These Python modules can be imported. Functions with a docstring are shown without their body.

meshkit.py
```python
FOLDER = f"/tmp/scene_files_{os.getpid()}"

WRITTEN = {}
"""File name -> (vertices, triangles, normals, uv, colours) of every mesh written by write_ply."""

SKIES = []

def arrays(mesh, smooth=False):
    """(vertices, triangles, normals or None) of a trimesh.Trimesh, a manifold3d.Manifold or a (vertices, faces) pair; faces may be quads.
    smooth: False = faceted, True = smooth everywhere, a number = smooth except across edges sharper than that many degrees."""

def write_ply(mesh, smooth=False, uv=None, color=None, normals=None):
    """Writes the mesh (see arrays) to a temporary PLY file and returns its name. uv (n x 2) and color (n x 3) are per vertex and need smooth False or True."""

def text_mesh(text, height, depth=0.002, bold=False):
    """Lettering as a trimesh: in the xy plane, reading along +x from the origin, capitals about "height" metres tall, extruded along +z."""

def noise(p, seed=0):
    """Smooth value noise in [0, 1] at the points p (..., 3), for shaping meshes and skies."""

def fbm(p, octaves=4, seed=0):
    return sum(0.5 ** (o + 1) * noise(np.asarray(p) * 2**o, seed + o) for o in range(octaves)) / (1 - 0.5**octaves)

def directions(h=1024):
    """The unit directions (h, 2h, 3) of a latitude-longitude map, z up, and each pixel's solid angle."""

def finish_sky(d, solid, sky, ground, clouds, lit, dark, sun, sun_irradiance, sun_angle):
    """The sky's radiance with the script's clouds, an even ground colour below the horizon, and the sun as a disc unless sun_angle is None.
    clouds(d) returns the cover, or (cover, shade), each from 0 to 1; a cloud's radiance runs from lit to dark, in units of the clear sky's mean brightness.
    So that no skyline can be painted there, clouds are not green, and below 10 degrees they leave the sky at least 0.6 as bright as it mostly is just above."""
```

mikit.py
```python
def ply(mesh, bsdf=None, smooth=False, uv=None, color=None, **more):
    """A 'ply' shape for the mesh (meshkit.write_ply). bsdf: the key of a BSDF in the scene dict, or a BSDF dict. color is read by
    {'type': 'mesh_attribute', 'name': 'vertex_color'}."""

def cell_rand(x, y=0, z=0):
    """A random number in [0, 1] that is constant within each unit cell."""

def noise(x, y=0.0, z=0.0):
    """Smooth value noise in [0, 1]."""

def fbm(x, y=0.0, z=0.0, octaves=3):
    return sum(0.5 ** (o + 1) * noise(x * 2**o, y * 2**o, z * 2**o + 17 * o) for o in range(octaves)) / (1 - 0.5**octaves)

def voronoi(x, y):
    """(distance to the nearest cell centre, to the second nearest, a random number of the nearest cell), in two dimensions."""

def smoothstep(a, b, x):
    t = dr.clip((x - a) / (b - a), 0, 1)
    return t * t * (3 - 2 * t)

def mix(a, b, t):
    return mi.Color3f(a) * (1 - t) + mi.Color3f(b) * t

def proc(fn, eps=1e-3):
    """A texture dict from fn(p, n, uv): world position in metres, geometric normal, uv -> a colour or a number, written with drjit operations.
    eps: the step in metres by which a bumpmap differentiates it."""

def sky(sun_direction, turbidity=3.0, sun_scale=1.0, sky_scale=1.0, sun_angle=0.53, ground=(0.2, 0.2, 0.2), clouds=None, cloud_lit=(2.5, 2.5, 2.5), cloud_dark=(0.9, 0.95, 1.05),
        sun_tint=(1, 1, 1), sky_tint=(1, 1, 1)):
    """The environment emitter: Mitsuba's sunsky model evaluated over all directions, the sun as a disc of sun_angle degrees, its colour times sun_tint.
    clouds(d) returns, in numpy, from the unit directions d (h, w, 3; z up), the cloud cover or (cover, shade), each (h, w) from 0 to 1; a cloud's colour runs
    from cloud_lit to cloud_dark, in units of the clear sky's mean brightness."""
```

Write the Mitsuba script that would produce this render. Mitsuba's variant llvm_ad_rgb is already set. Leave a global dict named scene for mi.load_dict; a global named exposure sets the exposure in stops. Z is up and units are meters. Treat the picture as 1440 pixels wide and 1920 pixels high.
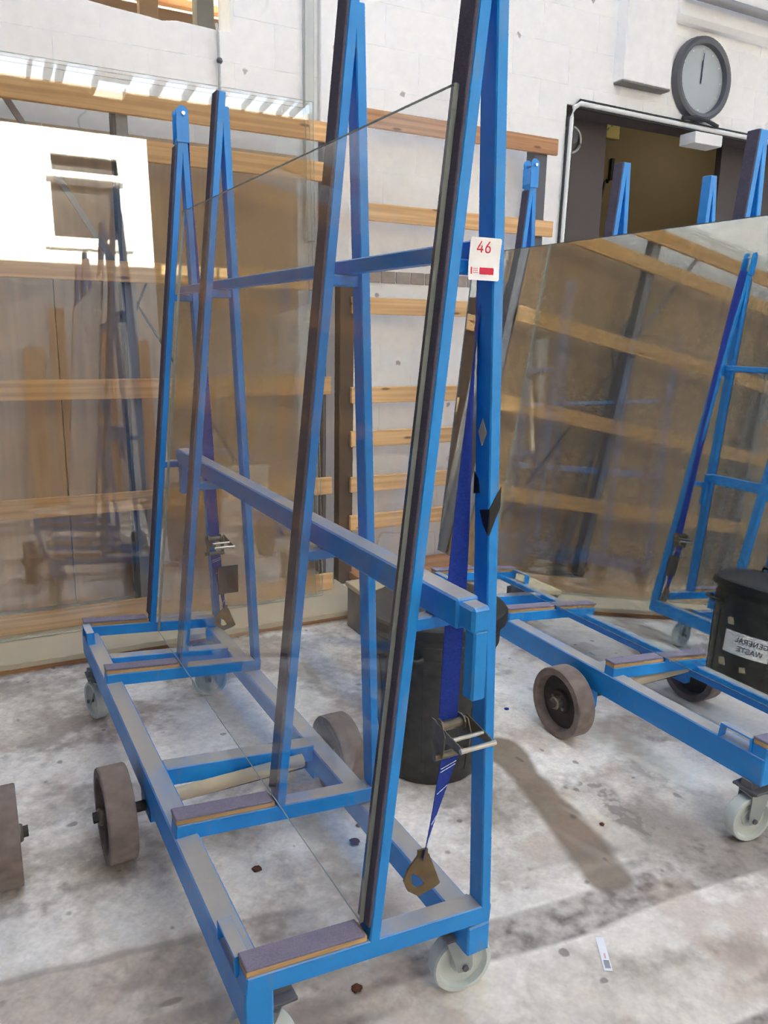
import math, random
import numpy as np, trimesh, manifold3d
import drjit as dr, mitsuba as mi
import mikit, meshkit
from mikit import proc, fbm, noise, smoothstep, mix, voronoi, cell_rand
from shapely.geometry import Polygon, box as sbox
from shapely.ops import unary_union
random.seed(7); rng = np.random.default_rng(7)
scene, labels = {}, {}
T4 = mi.ScalarTransform4f
# ------------------------------------------------------------------ camera, sky, exposure
CAM = np.array([0.0, 0.0, 1.55])
FWD = np.array([0.45553, 0.86177, -0.22392])
UP = np.array([0.0, 0.0, 0.0])
exposure = 0.0
_f, _pit, _rol, _yaw = 1470.59182, 0.225762305, -0.0192114685, 0.485911832
def _cam():
    cy, sy = math.cos(_yaw), math.sin(_yaw)
    f = np.array([sy*math.cos(_pit), cy*math.cos(_pit), -math.sin(_pit)])
    r0 = np.array([cy, -sy, 0.0]); d0 = np.cross(f, r0)
    return f, r0*math.cos(_rol)+d0*math.sin(_rol), -r0*math.sin(_rol)+d0*math.cos(_rol)
FWD, RIGHT, DOWN = _cam()
scene['camera'] = {'type': 'perspective', 'fov': math.degrees(2*math.atan(720/_f)), 'fov_axis': 'x', 'near_clip': 0.05, 'far_clip': 200.0,
                   'to_world': T4().look_at(origin=CAM.tolist(), target=(CAM+FWD).tolist(), up=(-DOWN).tolist())}
def px(P):
    d = np.asarray(P, float)-CAM; z = d@FWD
    return (720+_f*(d@RIGHT)/z, 960+_f*(d@DOWN)/z) if z > 0.05 else (-1e5, -1e5)
SUN = np.array([0.02, math.cos(math.radians(21)), math.sin(math.radians(21))])
def clouds(d):
    c = meshkit.fbm(d*3.0, 4, 5)
    return np.clip(0.75+0.9*(c-0.5), 0, 1), np.clip(0.3+1.0*(meshkit.fbm(d*5.0, 3, 9)-0.5), 0, 1)
scene['sky'] = mikit.sky(SUN, turbidity=4.0, sun_scale=1.5, sky_scale=1.0, clouds=clouds, cloud_lit=(1.5, 1.66, 1.92), cloud_dark=(1.02, 1.14, 1.32), ground=(0.3, 0.29, 0.27), sun_tint=(1.0, 1.2, 1.55))
exposure = 4.58

# ------------------------------------------------------------------ materials
def tw(b): return {'type': 'twosided', 'bsdf': b}
def rgb(*c): return {'type': 'rgb', 'value': list(c)}
def pr(color, rough=0.6, **k):
    c = color if isinstance(color, dict) else rgb(*color)
    return tw({'type': 'principled', 'base_color': c, 'roughness': rough, **k})
def C3(*c): return mi.Color3f(*c)
def paint(base, dust=(0.40, 0.36, 0.31), amount=1.0):
    def fn(p, n, uv):
        a = fbm(p.x*9, p.y*9, p.z*9, 3)
        up = smoothstep(0.55, 0.95, n.z)*amount
        d = up*(0.66+0.34*smoothstep(0.25, 0.6, fbm(p.x*14+3, p.y*5, p.z*6, 3)))
        scuff = smoothstep(0.66, 0.80, fbm(p.x*38, p.y*38, p.z*12, 2))*0.25
        c = mix(C3(*base)*0.9, C3(*base)*1.1, a)
        return mix(c, C3(*dust), dr.clip(d*0.92+scuff*0.5, 0, 1))
    return fn
scene['blue_paint'] = pr(proc(paint((0.013, 0.255, 0.70))), 0.36, specular=0.5, clearcoat=0.25, clearcoat_gloss=0.7)
def feltfn(p, n, uv):
    a = noise(p.x*420, p.y*420, p.z*420); b = fbm(p.x*22, p.y*22, p.z*22, 3)
    return mix(C3(0.052, 0.048, 0.080), C3(0.112, 0.102, 0.152), a*0.6+b*0.4)
def padfn(p, n, uv):
    a = noise(p.x*420, p.y*420, p.z*420); b = fbm(p.x*16, p.y*16, p.z*16, 3)
    return mix(C3(0.13, 0.115, 0.19), C3(0.26, 0.235, 0.30), a*0.4+b*0.6)
scene['felt'] = pr(proc(feltfn), 0.95, sheen=0.2)
scene['felt_pale'] = pr(proc(padfn), 0.95, sheen=0.3)
def timber(c0, c1):
    def fn(p, n, uv):
        g = fbm(p.x*1.6+p.y*1.1, p.y*14+p.z*26, p.z*52, 4)
        knot, _, w = voronoi(p.x*2.3+p.y*1.7, p.z*9.0)
        k = smoothstep(0.10, 0.03, knot)*(w > 0.55)
        c = mix(C3(*c0), C3(*c1), smoothstep(0.25, 0.75, g))
        return mix(c, C3(0.20, 0.085, 0.03), dr.clip(k*0.8, 0, 1))
    return fn
scene['timber'] = pr(proc(timber((0.66, 0.38, 0.165), (0.82, 0.53, 0.27))), 0.75)
scene['timber_old'] = pr(proc(timber((0.40, 0.20, 0.10), (0.56, 0.31, 0.17))), 0.8)
scene['timber_strip'] = pr(proc(timber((0.42, 0.26, 0.11), (0.62, 0.40, 0.20))), 0.85)
def plyfn(p, n, uv):
    g = fbm(p.x*9, p.z*1.2, p.y, 4); s = fbm(p.x*1.3, p.z*0.9+4, 0, 3); st = fbm(p.x*32, p.z*2.2, 2.0, 2)
    c = mix(C3(0.46, 0.32, 0.205), C3(0.68, 0.51, 0.36), g*0.55+s*0.45)
    return c*(0.86+0.26*st)
scene['plywood'] = pr(proc(plyfn), 0.8)
scene['dark_steel'] = pr((0.115, 0.115, 0.13), 0.6)
scene['grey_steel'] = pr((0.30, 0.30, 0.33), 0.55)
scene['galvanised'] = pr((0.50, 0.52, 0.52), 0.45, metallic=0.5)
scene['white_plastic'] = pr((0.82, 0.82, 0.82), 0.5)
def wallfn(p, n, uv):
    a = fbm(p.x*2.1, p.z*2.1, p.y*2, 4); f = fbm(p.x*26, p.z*26, p.y*26, 3)
    c = mix(C3(0.86, 0.86, 0.86), C3(0.93, 0.93, 0.93), a)
    c = c*(0.93+0.10*f)
    d, _, w = voronoi(p.x*3.1, p.z*3.1)
    chip = smoothstep(0.060, 0.030, d+0.05*(noise(p.x*70, p.z*70)-0.5))*(w > 0.62)
    crack = smoothstep(0.018, 0.0, dr.abs(fbm(p.x*2.4+7, p.z*2.4, 0.0, 4)-0.52))*smoothstep(0.60, 0.74, fbm(p.x*0.9, p.z*0.9+31, 0, 2))
    grime = smoothstep(1.3, 0.1, p.z+0.5*(fbm(p.x*1.6, p.z*1.6+9, 0.0, 3)-0.5))*0.42
    c = mix(c, C3(0.34, 0.31, 0.30), dr.clip(chip*0.75, 0, 1))
    c = mix(c, C3(0.45, 0.43, 0.42), dr.clip(crack*0.6, 0, 1))
    return mix(c, C3(0.36, 0.33, 0.29), dr.clip(grime, 0, 1))
scene['white_wall'] = pr(proc(wallfn), 0.9)
scene['joint'] = pr((0.70, 0.69, 0.68), 0.95)
def seg(p, a, b):
    ax, ay, bx, by = a[0], a[1], b[0], b[1]
    dx, dy = bx-ax, by-ay
    t = dr.clip(((p.x-ax)*dx+(p.y-ay)*dy)/(dx*dx+dy*dy), 0, 1)
    return dr.sqrt(dr.square(p.x-ax-t*dx)+dr.square(p.y-ay-t*dy))
def floorfn(p, n, uv):
    big = fbm(p.x*0.9+3, p.y*0.9, 0.0, 4); mid = fbm(p.x*4.2, p.y*4.2, 1.0, 4); fine = noise(p.x*140, p.y*140); fin2 = fbm(p.x*34, p.y*34, 3.0, 3); fin3 = fbm(p.x*85, p.y*85, 4.0, 2)
    c = mix(C3(0.33, 0.285, 0.25), C3(0.66, 0.61, 0.55), smoothstep(0.30, 0.64, big*0.35+mid*0.5+fin2*0.15))
    pale = smoothstep(0.47, 0.62, fbm(p.x*2.1+11, p.y*2.9+5, 0.0, 4)+0.10*(fin2-0.5))
    c = mix(c, C3(0.80, 0.755, 0.70), pale*0.72)
    c = c*(0.86+0.16*fine+0.22*fin2+0.16*fin3)
    wob = 0.09*(fbm(p.x*7, p.y*7, 5.0, 4)-0.5)
    # bay joint and the dirtier bay nearest the camera
    jl = p.y+0.12*(p.x+0.06)-1.838+wob*0.5
    near = smoothstep(0.03, -0.03, jl)*smoothstep(0.95, 0.35, p.x+wob*3)
    c = mix(c, c*C3(0.66, 0.60, 0.56), near*0.85)
    c = mix(c, C3(0.22, 0.19, 0.17), smoothstep(0.018, 0.004, dr.abs(jl+0.012))*0.4*smoothstep(1.0, 0.4, p.x))
    # long damp stain, tyre marks
    s1 = smoothstep(0.085, 0.050, seg(p, (1.70, 2.20), (1.545, 1.47))+wob*0.6)
    c = mix(c, C3(0.20, 0.145, 0.095), s1*0.85)
    s2 = smoothstep(0.07, 0.02, seg(p, (1.83, 1.86), (1.80, 1.55))+wob)*smoothstep(0.40, 0.62, fin2)
    c = mix(c, C3(0.20, 0.17, 0.145), s2*0.7)
    # tyre bands running along the wall, in the bay nearest the camera and to its right
    bd = fbm(p.x*0.8+2, p.y*8.5+p.x*0.9, 2.0, 3)
    tr = smoothstep(0.47, 0.60, bd)*smoothstep(1.75, 1.40, p.y+0.3*(big-0.5))
    c = mix(c, C3(0.215, 0.18, 0.16), dr.clip(tr*0.78*(0.2+1.3*fin2), 0, 1))
    lg = smoothstep(0.50, 0.38, bd)*smoothstep(1.75, 1.40, p.y)
    c = mix(c, C3(0.70, 0.64, 0.58), lg*0.30)
    # pale drag streaks beside the right trolley
    st = smoothstep(0.52, 0.68, fbm(p.x*9.0+p.y*1.5, p.y*1.0, 6.0, 3))*smoothstep(1.45, 1.75, p.x)*smoothstep(1.4, 1.7, p.y)
    c = mix(c, C3(0.84, 0.80, 0.68), st*0.55)
    rust = smoothstep(0.60, 0.75, fbm(p.x*6+31, p.y*6+8, 0.0, 4))
    c = mix(c, C3(0.36, 0.22, 0.16), rust*0.30)
    pit = smoothstep(0.86, 0.92, fbm(p.x*17+5, p.y*17, 8.0, 2))
    return mix(c, C3(0.12, 0.085, 0.07), dr.clip(pit*0.6, 0, 1))
def floorbump(p, n, uv): return 0.0022*fbm(p.x*60, p.y*60, 0.0, 3)+0.0012*fbm(p.x*9, p.y*9, 1.0, 2)
scene['concrete'] = tw({'type': 'bumpmap', 'arbitrary': proc(floorbump), 'bsdf': {'type': 'principled', 'base_color': proc(floorfn), 'roughness': 0.62, 'specular': 0.35}})
scene['roof_sheet'] = pr((0.20, 0.19, 0.18), 0.8)
scene['hall_wall'] = pr((0.70, 0.69, 0.67), 0.9)
scene['hall_wall_old'] = pr((0.42, 0.41, 0.40), 0.9)
scene['render_white'] = pr((0.86, 0.85, 0.82), 0.9)
scene['upvc'] = pr((0.88, 0.89, 0.90), 0.35)
scene['dark_glass'] = pr((0.02, 0.02, 0.025), 0.1)
scene['brown_wall'] = pr((0.22, 0.17, 0.095), 0.85)
scene['dark_door'] = pr((0.085, 0.07, 0.068), 0.7)
scene['dark_brown'] = pr((0.10, 0.065, 0.045), 0.85)
def rubber(c0, c1):
    def fn(p, n, uv): return mix(C3(*c0), C3(*c1), fbm(p.x*30, p.y*30, p.z*30, 3))
    return fn
scene['tyre'] = pr(proc(rubber((0.13, 0.095, 0.082), (0.29, 0.235, 0.21))), 0.9)
scene['iron'] = pr(proc(rubber((0.035, 0.028, 0.026), (0.075, 0.06, 0.055))), 0.75)
scene['castor_wheel'] = pr((0.56, 0.61, 0.59), 0.5)
scene['castor_steel'] = pr((0.36, 0.40, 0.40), 0.45, metallic=0.4)
scene['bin_plastic'] = pr(proc(rubber((0.018, 0.019, 0.019), (0.05, 0.05, 0.048))), 0.42)
def lidfn(p, n, uv):
    u = smoothstep(0.6, 0.95, n.z)*smoothstep(0.4, 0.62, fbm(p.x*10, p.y*10, 0.0, 3))
    return mix(C3(0.022, 0.023, 0.024), C3(0.20, 0.19, 0.175), u)
scene['bin_lid_plastic'] = pr(proc(lidfn), 0.45)
scene['paper'] = pr((0.86, 0.87, 0.90), 0.6)
scene['ink'] = pr((0.09, 0.09, 0.13), 0.7)
scene['ink_grey'] = pr((0.35, 0.36, 0.38), 0.7)
scene['red_print'] = pr((0.62, 0.02, 0.055), 0.6)
scene['pink_print'] = pr((0.75, 0.42, 0.45), 0.6)
def webfn(p, n, uv): return mix(C3(0.006, 0.022, 0.22), C3(0.012, 0.045, 0.36), noise(p.x*300, p.y*300, p.z*300))
scene['webbing'] = pr(proc(webfn), 0.75, sheen=0.3)
scene['stitch'] = pr((0.75, 0.77, 0.85), 0.8)
scene['chrome'] = pr((0.78, 0.74, 0.68), 0.25, metallic=0.9)
scene['ratchet_steel'] = pr(proc(rubber((0.10, 0.085, 0.06), (0.27, 0.24, 0.19))), 0.4, metallic=0.5)
scene['hook_steel'] = pr(proc(rubber((0.13, 0.09, 0.045), (0.26, 0.19, 0.10))), 0.55, metallic=0.3)
scene['black_tape'] = pr((0.012, 0.012, 0.012), 0.35)
scene['sleeve'] = pr((0.06, 0.057, 0.055), 0.85)
scene['beige'] = pr((0.50, 0.42, 0.30), 0.8)
scene['cardboard'] = pr((0.50, 0.42, 0.28), 0.85)
scene['grime_grey'] = pr((0.17, 0.165, 0.15), 0.85)
scene['rim_dark'] = pr((0.095, 0.10, 0.115), 0.4)
scene['clock_face'] = pr((0.42, 0.46, 0.48), 0.4)
scene['yellow_sign'] = pr((0.62, 0.52, 0.16), 0.6)
scene['green_print'] = pr((0.06, 0.25, 0.06), 0.6)
scene['cable_black'] = pr((0.02, 0.022, 0.024), 0.5)
scene['raw_brick'] = pr(proc(rubber((0.30, 0.24, 0.22), (0.46, 0.41, 0.38))), 0.9)
scene['rust_lump'] = pr((0.10, 0.035, 0.022), 0.9)
scene['glass_edge'] = pr((0.24, 0.27, 0.265), 0.25)
scene['glass_edge_pale'] = pr((0.50, 0.58, 0.54), 0.25)
scene['mirror_back'] = pr((0.07, 0.10, 0.13), 0.5)
scene['clear_glass'] = {'type': 'thindielectric', 'int_ior': 1.52, 'specular_transmittance': rgb(0.94, 0.95, 0.94)}
scene['stack_glass'] = {'type': 'thindielectric', 'int_ior': 1.62, 'specular_transmittance': rgb(0.975, 0.98, 0.97)}
scene['silvering'] = tw({'type': 'conductor', 'material': 'none', 'specular_reflectance': rgb(0.80, 0.83, 0.80)})

# ------------------------------------------------------------------ builders
def key(name):
    if name not in scene and not any(k.startswith(name+'__') for k in scene) and name not in labels: return name
    i = 1
    while True:
        k = f'{name}_{i:03d}'
        if k not in scene and not any(q.startswith(k+'__') for q in scene) and k not in labels: return k
        i += 1
COUNT = {}
def sub(parent, name):
    q = parent+'__'+name; c = COUNT.get(q, 0); COUNT[q] = c+1
    return q if c == 0 else f'{q}_{c:03d}'
def put(k, mesh, m, smooth=False, **kw):
    scene[k] = mikit.ply(mesh, m, smooth=smooth, **kw); return k
def part(parent, name, mesh, m, smooth=False, label=None, kind=None):
    k = put(sub(parent, name), mesh, m, smooth)
    if label or kind:
        labels[k] = {**({'label': label} if label else {}), **({'kind': kind} if kind else {})}
    return k
def thing(name, label, cat, group=None):
    k = key(name); labels[k] = {'label': label, 'category': cat}
    if group: labels[k]['group'] = group
    return k
def single(name, mesh, m, label, cat, group=None, smooth=False):
    k = thing(name, label, cat, group); return put(k, mesh, m, smooth)
def struct(name, mesh, m, smooth=False, label=None):
    put(name, mesh, m, smooth); labels[name] = {'kind': 'structure', **({'label': label} if label else {})}; return name
def hull(pts): return trimesh.Trimesh(np.asarray(pts, float)).convex_hull
def cbox(x0, x1, y0, y1, z0, z1, c=0.002):
    lo, hi = np.array([x0, y0, z0], float), np.array([x1, y1, z1], float)
    lo, hi = np.minimum(lo, hi), np.maximum(lo, hi)
    c = min(c, 0.3*float((hi-lo).min())); P = []
    if c <= 0: return trimesh.creation.box(extents=hi-lo, transform=trimesh.transformations.translation_matrix((lo+hi)/2))
    for sx in (0, 1):
        for sy in (0, 1):
            for sz in (0, 1):
                v = np.array([hi[0] if sx else lo[0], hi[1] if sy else lo[1], hi[2] if sz else lo[2]])
                s = np.array([-1 if sx else 1, -1 if sy else 1, -1 if sz else 1])*c
                for k in range(3):
                    w = v+s; w[k] = v[k]; P.append(w)
    return hull(P)
def bar(p0, p1, w, h, up=(0, 0, 1), c=0.0025):
    """A square tube from p0 to p1 (centre line): w across, h along 'up'."""
    p0, p1 = np.asarray(p0, float), np.asarray(p1, float)
    d = p1-p0; L = np.linalg.norm(d); d = d/L
    u = np.asarray(up, float); u = u-d*(u@d); u /= np.linalg.norm(u); s = np.cross(u, d)
    m = cbox(0, L, -w/2, w/2, -h/2, h/2, c)
    M = np.eye(4); M[:3, 0], M[:3, 1], M[:3, 2], M[:3, 3] = d, s, u, p0
    m.apply_transform(M); return m
def tube(points, r, n=10, closed=False):
    P = np.asarray(points, float); N = len(P); V, Fc = [], []
    up = np.array([0, 0, 1.0])
    for i in range(N):
        a = P[(i-1) % N] if (closed or i) else P[i]; b = P[(i+1) % N] if (closed or i < N-1) else P[i]
        t = (b-a)/np.linalg.norm(b-a)
        ref = up if abs(t@up) < 0.93 else np.array([1.0, 0, 0])
        s = np.cross(t, ref); s /= np.linalg.norm(s); q = np.cross(s, t)
        for k in range(n):
            an = 2*math.pi*k/n; V.append(P[i]+r*(math.cos(an)*s+math.sin(an)*q))
    for i in range(N if closed else N-1):
        for k in range(n):
            a, b = i*n+k, i*n+(k+1) % n; c, d = ((i+1) % N)*n+k, ((i+1) % N)*n+(k+1) % n
            Fc += [[a, c, b], [b, c, d]]
    if not closed:
        for e, rev in ((0, False), (N-1, True)):
            V.append(P[e]); ci = len(V)-1
            for k in range(n):
                a, b = e*n+k, e*n+(k+1) % n
                Fc.append([ci, b, a] if rev else [ci, a, b])
    m = trimesh.Trimesh(np.array(V), np.array(Fc), process=False); m.fix_normals(); return m
def lathe(profile, n=40):
    return trimesh.creation.revolve(np.asarray(profile, float), sections=n)
def axis_to(d, center):
    """Transform taking local z to d, at center."""
    d = np.asarray(d, float); d /= np.linalg.norm(d)
    ref = np.array([0, 0, 1.0]) if abs(d[2]) < 0.9 else np.array([1.0, 0, 0])
    x = np.cross(ref, d); x /= np.linalg.norm(x); y = np.cross(d, x)
    M = np.eye(4); M[:3, 0], M[:3, 1], M[:3, 2], M[:3, 3] = x, y, d, center; return M
def cat(*ms): return trimesh.util.concatenate([m for m in ms])
def moved(m, M): m = m.copy(); m.apply_transform(M); return m
def extr(poly, depth, plane='xz', at=0.0):
    """shapely polygon (a,b) extruded: plane xz -> thickness from y=at to y=at+depth; xy -> z."""
    gs = getattr(poly, 'geoms', [poly]); out = []
    for g in gs:
        m = trimesh.creation.extrude_polygon(g, depth, engine='earcut')
        if plane == 'xz':
            v = m.vertices.copy(); m.vertices = np.stack([v[:, 0], at+v[:, 2], v[:, 1]], 1); m.invert()
        else: m.vertices[:, 2] += at
        out.append(m)
    m = cat(*out); m.fix_normals(); return m

def extr_yz(poly, depth, at):
    m = trimesh.creation.extrude_polygon(poly, depth, engine='earcut'); v = m.vertices.copy()
    m.vertices = np.stack([at+v[:, 2], v[:, 0], v[:, 1]], 1); m.fix_normals(); return m
def ribbon(pts, wid, th=0.0018):
    """A strap through pts with the given half-width vectors."""
    P, W = np.asarray(pts, float), np.asarray(wid, float); n = len(P); V, Fc = [], []
    for i in range(n):
        t = P[min(i+1, n-1)]-P[max(i-1, 0)]; t /= np.linalg.norm(t)
        nn = np.cross(t, W[i]); nn = nn/np.linalg.norm(nn)*th/2
        V += [P[i]-W[i]-nn, P[i]+W[i]-nn, P[i]+W[i]+nn, P[i]-W[i]+nn]
    for i in range(n-1):
        for k in range(4):
            a, b = i*4+k, i*4+(k+1) % 4; Fc += [[a, b, a+4], [b, b+4, a+4]]
    Fc += [[0, 2, 1], [0, 3, 2]]; e = (n-1)*4; Fc += [[e, e+1, e+2], [e, e+2, e+3]]
    m = trimesh.Trimesh(np.array(V), np.array(Fc), process=False); m.fix_normals(); return m
# ------------------------------------------------------------------ the hall
ROOF = 5.6; YW = 4.45
struct('floor', cbox(-6.2, 9.7, -8.2, 7.2, -0.12, 0.0, 0), 'concrete')
door_hole = sbox(3.655, -0.2, 8.2, 3.035)
loft_hole = Polygon([(0.655, 3.09), (0.80, 3.078), (0.95, 3.07), (1.03, 3.062), (1.10, 3.075), (1.20, 3.072), (1.30, 3.068), (1.385, 3.07), (1.385, 3.60), (0.655, 3.60)])
wall_poly = sbox(-6.0, -0.1, 9.5, ROOF).difference(door_hole).difference(loft_hole)
struct('wall_back', extr(wall_poly, 0.22, 'xz', YW), 'white_wall')
# painted blocks, each proud of its joints; only where the photograph shows wall
holes = unary_union([door_hole, loft_hole]).buffer(0.004)
bw, bh, gap, nb = 0.45, 0.225, 0.004, 0
for r in range(0, 18):
    z0 = r*bh
    for c in range(-1, 15):
        x0 = c*bw+(0.225 if r % 2 else 0.0)+0.05
        b = sbox(x0, z0, x0+bw-gap, z0+bh-gap).difference(holes)
        if b.is_empty: continue
        cx, cz = b.centroid.x, b.centroid.y
        u, v = px((cx, YW, cz))
        if not (-40 < u < 1480 and -60 < v < 1100): continue
        if cz < 2.42 and cx < 1.75: continue
        if cx > 3.7 and v > 470: continue
        for g in getattr(b, 'geoms', [b]):
            if g.area < 0.004: continue
            dep = 0.0022+0.0015*rng.random()
            part('wall_back', 'block', extr(g, dep+0.01, 'xz', YW-dep), 'white_wall'); nb += 1
# a course left unpainted behind the slatted rack
for i in range(9):
    part('wall_back', 'brick', cbox(2.19+i*0.105, 2.19+i*0.105+0.097, YW-0.012, YW+0.01, 1.842, 1.912, 0.002), 'raw_brick')
struct('wall_left', cbox(-6.2, -6.0, -8.2, 7.2, 0, ROOF, 0), 'hall_wall_old')
struct('wall_right', extr_yz(sbox(-8.2, 0, 4.67, ROOF).difference(sbox(-7.2, -1, -0.6, 4.8)), 0.2, 9.5), 'hall_wall')
front = sbox(-6.0, 0, 9.5, ROOF)
struct('wall_front', extr(front, 0.2, 'xz', -8.2), 'brown_wall')
lights_ = [sbox(-0.3, -1.7, 3.4, 3.72), sbox(7.2, -7.4, 9.2, 4.0)]
strip, xs = [], [(-0.9, 1.04), (1.08, 1.24), (1.33, 1.39), (1.48, 1.86), (2.31, 2.64), (2.76, 3.09), (3.17, 3.49), (3.65, 3.99), (4.03, 4.27), (4.32, 4.54), (4.62, 4.75), (4.81, 5.06)]
for a, b in xs: strip.append(sbox(a, -3.90, b, -3.22))
strip.append(sbox(1.92, -4.17, 2.32, -3.60))
struct('ceiling', extr(sbox(-6.2, -8.2, 9.7, YW+0.22).difference(unary_union(lights_+strip)), 0.08, 'xy', ROOF), 'roof_sheet')
# room behind the doorway
struct('wall_room_back', cbox(3.2, 8.6, 6.3, 6.5, 0, 3.7, 0), 'brown_wall')
struct('wall_room_left', cbox(3.2, 3.4, 4.67, 6.3, 0, 3.7, 0), 'brown_wall')
struct('wall_room_right', cbox(8.4, 8.6, 4.67, 6.3, 0, 3.7, 0), 'brown_wall')
struct('ceiling_room', cbox(3.2, 8.6, 4.67, 6.5, 3.6, 3.75, 0), 'dark_brown')
scene['strip_lamp'] = {**mikit.ply(cbox(5.9, 7.1, 5.35, 5.45, 3.54, 3.585, 0.004), 'white_plastic'), 'emitter': {'type': 'area', 'radiance': rgb(0.55, 0.50, 0.40)}}
labels['strip_lamp'] = {'label': 'strip lamp on the ceiling of the room beyond the doorway', 'category': 'lamp'}
# loft seen through the opening in the wall
struct('wall_loft', cbox(0.2, 1.9, 5.25, 5.35, 2.7, 3.40, 0), 'dark_brown')
struct('floor_loft', cbox(0.2, 1.9, 4.67, 5.35, 2.6, 2.7, 0), 'dark_brown')

# office front behind the camera: the large panes mirror it
office = sbox(-0.15, 0, 2.36, 4.72).difference(sbox(1.08, 3.30, 2.04, 4.48))
struct('wall_office', extr(office, 0.25, 'xz', -3.25), 'render_white')
struct('wall_office_side', cbox(2.16, 2.36, -8.0, -3.25, 0, 4.72, 0), 'render_white')
struct('ceiling_office', cbox(-0.15, 2.36, -8.0, -3.25, 4.62, 4.72, 0), 'roof_sheet')
struct('wall_office_left', cbox(-0.15, 0.05, -8.0, -3.25, 0, 4.72, 0), 'brown_wall')
struct('wall_office_lower', cbox(-0.15, 2.33, -3.0, -2.93, 0, 3.06, 0), 'hall_wall')
for i, (x, w_, h_) in enumerate(((0.72, 0.24, 2.0), (1.02, 0.18, 2.5), (1.27, 0.14, 1.9), (1.55, 0.26, 2.3), (2.05, 0.18, 2.1))):
    pk = thing('timber_plank', f"reddish timber plank mirrored in the left panes, {('first', 'second', 'third', 'fourth', 'last')[i]} from the left", 'plank', 'planks mirrored in the left panes')
    part(pk, 'board', bar((x, -2.62, 0.02), (x+0.05, -2.88, h_), w_, 0.03, up=(0, 1, 0)), 'timber_old')
struct('window_1', cbox(1.10, 2.02, -3.20, -3.17, 3.32, 4.46, 0), 'dark_glass')
for q in ((1.08, 1.14, 3.30, 4.48), (1.98, 2.04, 3.30, 4.48), (1.14, 1.98, 3.30, 3.41), (1.14, 1.98, 4.42, 4.48), (1.14, 1.98, 4.08, 4.13)):
    part('window_1', 'frame', cbox(q[0], q[1], -3.09, -3.012, q[2], q[3], 0.004), 'upvc')
part('window_1', 'sill', cbox(1.02, 2.10, -3.0, -2.92, 3.262, 3.298, 0.004), 'upvc')
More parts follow.
